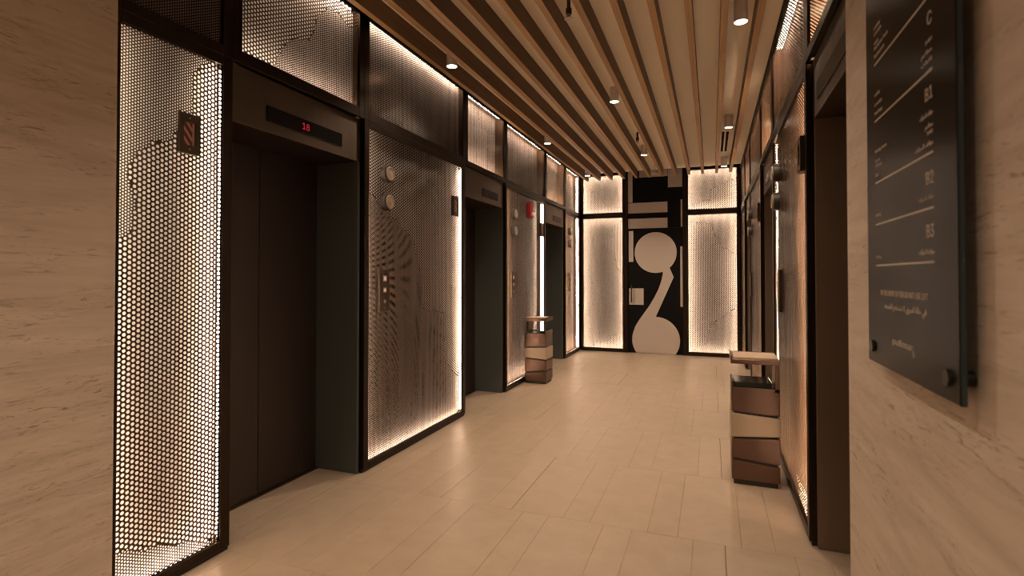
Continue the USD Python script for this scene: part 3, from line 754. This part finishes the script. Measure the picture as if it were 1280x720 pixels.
# ------------------------------------------------------------------ directory sign on the right wall
ARABIC = {"fire":[[[[796,5],[798,11],[802,11],[803,7],[801,4],[801,-1],[802,-4],[807,-8],[822,-9],[831,-6],[834,-3],[834,0],[832,2],[825,4],[826,10],[840,5],[853,5],[860,8],[860,10],[852,10],[848,12],[846,15],[847,25],[853,32],[862,31],[867,22],[867,12],[863,4],[853,0],[839,0],[839,-5],[837,-8],[824,-14],[808,-14],[800,-10],[796,-3]],[[851,21],[852,16],[855,15],[862,16],[861,23],[858,27],[853,26]]],[[[853,44],[858,45],[859,40],[854,39]]],[[[817,-25],[818,-20],[822,-20],[823,-22],[822,-26]]],[[[808,-25],[809,-20],[813,-20],[814,-22],[813,-26]]],[[[725,26],[725,46],[730,46],[731,12],[733,6],[737,5],[750,6],[762,11],[762,14],[757,17],[752,18],[744,17],[743,22],[745,23],[758,22],[769,15],[774,15],[774,10],[767,9],[751,1],[733,0],[730,1],[726,7],[726,25]]],[[[674,12],[675,20],[680,25],[690,28],[690,33],[695,33],[697,7],[702,5],[709,6],[711,11],[709,46],[715,45],[716,8],[713,2],[708,0],[699,0],[693,3],[692,6],[678,7]],[[680,14],[683,11],[691,11],[691,22],[689,23],[683,21],[679,17]]],[[[689,42],[690,47],[694,47],[695,45],[694,41]]],[[[680,42],[681,47],[685,47],[686,45],[685,41]]],[[[645,14],[645,46],[650,46],[651,0],[646,0],[646,13]]],[[[556,-14],[555,-9],[564,-6],[570,1],[571,11],[567,20],[570,22],[573,20],[577,7],[580,5],[593,6],[606,12],[606,14],[596,18],[587,17],[586,22],[588,23],[601,22],[612,15],[617,15],[617,10],[614,9],[616,6],[626,5],[629,6],[631,11],[629,46],[635,45],[636,8],[633,2],[628,0],[617,0],[614,1],[609,7],[600,3],[589,0],[578,0],[574,2],[571,-6],[564,-12],[560,-14]]],[[[547,-7],[552,-6],[553,-11],[548,-12]]],[[[488,-6],[489,6],[491,10],[493,10],[496,9],[493,2],[493,-3],[496,-9],[505,-12],[511,-12],[520,-10],[526,-5],[527,0],[518,0],[513,3],[512,12],[515,18],[519,21],[526,21],[530,18],[532,14],[533,5],[544,5],[548,9],[545,25],[550,26],[551,24],[553,16],[552,5],[548,1],[532,0],[530,-8],[521,-15],[514,-17],[498,-16],[491,-12]],[[517,8],[521,5],[528,5],[527,12],[524,16],[520,16],[518,14]]],[[[538,-7],[543,-6],[544,-11],[539,-12]]],[[[524,29],[525,34],[529,34],[530,32],[529,28]]],[[[515,33],[520,34],[521,29],[516,28]]],[[[434,33],[438,37],[450,27],[456,25],[457,30],[456,45],[460,46],[462,45],[462,27],[459,20],[463,16],[465,12],[465,5],[463,2],[459,0],[439,0],[439,6],[445,9],[450,14],[452,20]],[[448,6],[448,5],[457,5],[460,7],[460,11],[458,14],[455,14],[455,12]]],[[[407,38],[412,39],[413,34],[408,33]]],[[[245,3],[247,7],[253,5],[259,5],[264,7],[265,10],[264,16],[257,26],[257,28],[260,30],[262,30],[270,15],[271,9],[276,5],[288,6],[300,11],[300,14],[295,17],[290,18],[282,17],[281,22],[284,23],[296,22],[307,15],[312,15],[312,10],[309,10],[309,8],[315,5],[325,6],[327,9],[329,18],[334,18],[333,7],[338,5],[348,6],[352,18],[356,17],[355,7],[359,5],[363,5],[367,8],[369,18],[373,18],[373,6],[376,5],[382,6],[384,9],[383,22],[388,22],[389,10],[394,5],[402,5],[405,6],[406,8],[406,15],[403,25],[406,26],[409,25],[411,17],[410,5],[406,1],[402,0],[393,0],[387,4],[381,0],[374,0],[370,3],[365,0],[357,0],[352,3],[347,0],[335,0],[330,3],[324,0],[312,0],[307,2],[304,7],[285,0],[273,0],[268,4],[266,2],[261,0],[251,0]]],[[[398,38],[403,39],[404,34],[399,33]]],[[[332,26],[333,31],[338,30],[337,25]]],[[[323,26],[324,31],[329,30],[328,25]]],[[[284,35],[289,36],[290,31],[285,30]]],[[[213,-10],[213,0],[216,6],[223,9],[235,10],[234,17],[230,20],[224,19],[221,14],[216,15],[217,18],[221,23],[225,25],[234,24],[239,18],[240,7],[238,2],[231,4],[224,4],[219,1],[218,-8],[221,-24],[216,-24]]],[[[185,14],[185,46],[190,46],[191,0],[186,0],[186,13]]],[[[0,3],[2,7],[8,5],[14,5],[19,7],[20,10],[19,16],[12,26],[12,28],[15,30],[17,30],[25,15],[26,9],[30,5],[44,7],[40,13],[36,15],[35,20],[40,25],[46,27],[54,27],[59,24],[60,16],[55,8],[61,5],[70,6],[73,10],[75,18],[79,17],[78,9],[79,6],[84,5],[86,10],[95,19],[105,24],[115,23],[119,19],[120,17],[119,6],[122,5],[130,6],[136,18],[140,22],[149,23],[153,19],[158,7],[161,5],[167,5],[170,7],[171,11],[169,46],[175,45],[176,8],[174,3],[168,0],[159,0],[155,3],[151,-1],[145,-1],[139,2],[136,6],[130,0],[121,0],[113,2],[104,-1],[86,-1],[78,1],[75,4],[70,0],[59,0],[49,4],[38,0],[28,0],[23,4],[21,2],[16,0],[6,0]],[[139,12],[142,6],[146,4],[150,4],[152,6],[152,10],[147,18],[143,18],[140,15]],[[99,16],[89,4],[101,4],[111,6],[115,10],[115,15],[110,19],[103,18]],[[41,18],[45,13],[48,12],[49,10],[55,17],[54,21],[50,22],[43,21],[41,20]]]],"parking":[[[[362,-14],[362,-9],[372,-7],[377,-2],[377,0],[367,1],[363,5],[364,15],[369,21],[377,22],[381,19],[384,12],[385,5],[393,6],[396,9],[400,19],[405,23],[412,23],[418,17],[419,6],[415,1],[406,0],[397,4],[393,0],[383,0],[381,-6],[377,-10],[368,-14]],[[401,8],[407,5],[413,6],[414,9],[413,15],[410,18],[406,18],[403,15]],[[368,11],[369,6],[372,5],[379,5],[379,10],[376,16],[372,17],[369,14]]],[[[349,14],[349,46],[354,46],[355,0],[350,0],[350,13]]],[[[247,8],[248,21],[251,22],[253,21],[252,11],[256,6],[266,4],[292,5],[289,11],[290,21],[293,25],[297,27],[303,27],[308,23],[310,19],[310,11],[307,5],[327,5],[333,7],[334,10],[326,10],[322,12],[320,15],[320,22],[322,27],[327,32],[334,32],[338,29],[341,22],[341,12],[338,5],[334,2],[327,0],[307,0],[300,2],[288,-1],[262,-1],[252,2]],[[325,21],[326,16],[329,15],[336,16],[335,23],[332,27],[327,26]],[[294,13],[297,8],[302,8],[305,12],[305,17],[301,22],[298,22],[294,17]]],[[[331,40],[332,45],[337,44],[336,39]]],[[[322,40],[323,45],[328,44],[327,39]]],[[[296,34],[297,39],[302,38],[301,33]]],[[[218,14],[218,46],[223,46],[224,0],[219,0],[219,13]]],[[[104,26],[104,46],[109,46],[110,12],[112,6],[121,5],[125,6],[127,8],[129,18],[134,18],[133,7],[137,5],[146,5],[148,6],[151,13],[151,17],[153,18],[156,17],[155,7],[158,5],[163,5],[167,8],[168,17],[173,18],[173,6],[180,5],[184,8],[183,22],[188,22],[190,8],[194,5],[200,5],[203,7],[204,11],[202,46],[207,46],[208,45],[209,8],[207,3],[201,0],[193,0],[187,4],[181,0],[174,0],[170,3],[165,0],[157,0],[152,3],[147,0],[135,0],[130,3],[124,0],[112,0],[109,1],[105,7],[105,25]]],[[[131,-7],[136,-6],[137,-11],[132,-12]]],[[[122,-11],[123,-6],[128,-7],[127,-12]]],[[[74,-11],[75,-9],[82,-7],[88,-1],[90,3],[90,10],[86,20],[91,21],[95,12],[95,2],[93,-3],[88,-9],[82,-13],[76,-15]]],[[[66,46],[71,46],[72,0],[67,0]]],[[[0,8],[0,17],[2,22],[6,21],[5,12],[6,9],[9,6],[19,4],[41,4],[50,6],[53,10],[53,15],[50,25],[55,26],[58,18],[58,9],[56,5],[45,0],[15,-1],[5,2]]],[[[31,31],[36,32],[37,27],[32,26]]],[[[22,27],[23,32],[28,31],[27,26]]]],"lobby":[[[[0,-9],[10,-7],[15,-2],[15,0],[5,1],[1,5],[2,15],[9,22],[15,22],[19,19],[22,12],[22,5],[31,5],[33,14],[37,22],[43,27],[48,27],[51,25],[53,21],[53,13],[50,9],[50,6],[63,5],[68,9],[65,25],[70,26],[71,24],[73,16],[72,5],[68,1],[65,0],[55,0],[56,-7],[54,-11],[51,-13],[39,-12],[34,-7],[31,0],[21,0],[19,-6],[15,-10],[6,-14],[0,-14]],[[38,2],[39,-5],[43,-8],[49,-8],[51,-6],[51,-1],[47,2]],[[38,13],[37,6],[40,6],[46,9],[48,18],[46,22],[41,19]],[[6,11],[7,6],[10,5],[17,5],[17,10],[14,16],[10,17],[7,14]]],[[[63,-7],[68,-6],[69,-11],[64,-12]]]],"rest":[[[[72,26],[72,46],[77,46],[79,7],[83,5],[90,5],[92,8],[91,46],[96,46],[97,45],[97,19],[98,16],[109,23],[119,24],[122,23],[127,17],[127,10],[125,6],[133,5],[139,9],[143,19],[146,22],[155,23],[161,17],[162,6],[156,0],[149,0],[141,4],[136,0],[127,0],[120,3],[111,0],[80,0],[77,1],[73,7],[73,25]],[[144,8],[150,5],[156,6],[157,9],[156,15],[153,18],[149,18],[146,15]],[[97,6],[107,5],[118,7],[121,9],[122,15],[120,18],[117,19],[110,18],[106,16]]],[[[0,-7],[1,7],[5,14],[13,21],[18,23],[25,22],[32,6],[35,5],[45,5],[45,7],[41,10],[40,13],[40,20],[42,24],[48,28],[58,28],[59,27],[58,22],[51,23],[48,22],[45,18],[45,14],[49,9],[54,7],[64,10],[65,8],[64,5],[45,0],[32,0],[29,2],[25,-1],[19,-1],[14,1],[9,6],[9,8],[7,8],[5,2],[5,-4],[9,-24],[6,-25],[4,-25],[3,-22]],[[12,14],[13,9],[18,5],[23,4],[25,5],[24,13],[21,18],[14,16]]]],"hall":[[[[117,26],[117,46],[122,46],[124,7],[129,5],[142,5],[149,7],[150,10],[142,10],[138,12],[136,15],[137,25],[143,32],[152,31],[157,22],[157,12],[154,5],[150,2],[143,0],[122,1],[118,7],[118,25]],[[141,21],[142,16],[145,15],[152,16],[151,23],[148,27],[143,26]]],[[[147,40],[148,45],[153,44],[152,39]]],[[[138,40],[139,45],[144,44],[143,39]]],[[[66,26],[66,46],[71,46],[72,12],[73,7],[78,5],[90,5],[85,13],[85,20],[87,24],[93,28],[103,28],[104,23],[93,22],[90,18],[90,14],[96,8],[101,7],[106,10],[109,10],[110,6],[104,3],[90,0],[71,1],[67,7],[67,25]]],[[[0,8],[0,17],[2,22],[6,21],[5,12],[6,9],[9,6],[19,4],[41,4],[50,6],[53,10],[53,15],[50,25],[55,26],[58,18],[58,9],[56,5],[45,0],[15,-1],[5,2]]],[[[31,31],[36,32],[37,27],[32,26]]],[[[22,31],[27,32],[28,27],[23,26]]]]}


def arabic(name, height, depth=.0008):
    g = unary_union([Polygon(p[0], p[1:]).buffer(0) for p in ARABIC[name]])
    g = affinity.scale(affinity.translate(g, -g.bounds[0], 0), height / 46.0, height / 46.0, origin=(0, 0))
    return extrude(g, depth)


PX, PT = .400, .011
YL, SW = 1.683, .560
t = thing('directory_sign', 'black floor directory sign with cream lettering on the right travertine wall', 'sign', (PX, YL - SW / 2, 1.134))
t.part('sign_plate', box(PX, PX + PT, YL - SW, YL, 1.134, 2.36, .0012), sign_m)
t.part('plate_edge', box(PX + .0015, PX + PT - .0015, YL - SW - .0012, YL - SW + .0005, 1.136, 2.358), sign_edge_m, label='bluish acrylic edge')
for yy in (1.639, 1.169):
    for zz in (1.176, 2.318):
        s = t.part('standoff', cat(cyl(.0145, SX - PX - PT + .0005, (PX + PT, yy, zz), 'x', 28), cyl(.0155, .006, (PX - .006, yy, zz), 'x', 28)), standoff_m, 40)
UX, UY, NN = (0, -1, 0), (0, 0, 1), (-1, 0, 0)


def put(s, u, z, h, anchor='l', width=None, bold=False, name='lettering'):
    o = (PX + .0002, YL - u, z)
    text_on(t, s, h, o, UX, UY, NN, ink_m, name, .0008, bold, anchor, width)


UL, UR = .077, .455
for z in (1.908, 1.7605, 1.600, 1.4925, 1.387, 2.13):
    t.part('rule', box(PX - .0008, PX + .0002, YL - UR, YL - UL, z - .002, z + .002), ink_m)
for s, z in (('C', 1.852), ('B1', 1.706), ('B2', 1.540), ('B3', 1.436), ('G', 2.075)):
    tm = meshkit.text_mesh(s, .025, .0008)
    put(tm, UR, z, .025, 'r', .030 if len(s) == 1 and s != 'C' else (.022 if s == 'C' else .036))
for s, z, w in (('Lobby', 2.000, .051), ('Lounge', 1.984, .060), ('Cafe', 1.960, .036), ('Reception Desk', 1.947, .112), ('Restaurant', 1.926, .082),
                ('Lobby', 1.825, .045), ('Lounge', 1.800, .060), ('Parking', 1.777, .060), ('Meeting Room', 1.678, .093), ('Gym', 1.653, .040), ('Offices', 1.640, .053), ('Spa', 1.617, .026),
                ('Parking', 1.513, .043), ('Parking', 1.405, .043)):
    put(s, UL, z, .0078, 'l', w)
for n, z, w in (('lobby', 1.820, .032), ('rest', 1.798, .055), ('hall', 1.779, .054), ('lobby', 1.760, .030), ('parking', 1.675, .066), ('rest', 1.651, .038), ('lobby', 1.640, .028), ('parking', 1.616, .095), ('parking', 1.511, .077), ('parking', 1.404, .077)):
    put(arabic(n, .0085), UR, z, .0085, 'r', w)
put('IN THE EVENT OF FIRE DO NOT USE LIFT', .112, 1.312, .0125, 'l', .309)
put(arabic('fire', .013), .142, 1.281, .013, 'l', .270)
put('pullman', .203, 1.200, .0135, 'l', .138, name='brand_lettering')
t.part('brand_lettering', box(PX - .0006, PX + .0002, YL - .341, YL - .3385, 1.187, 1.208), ink_m)
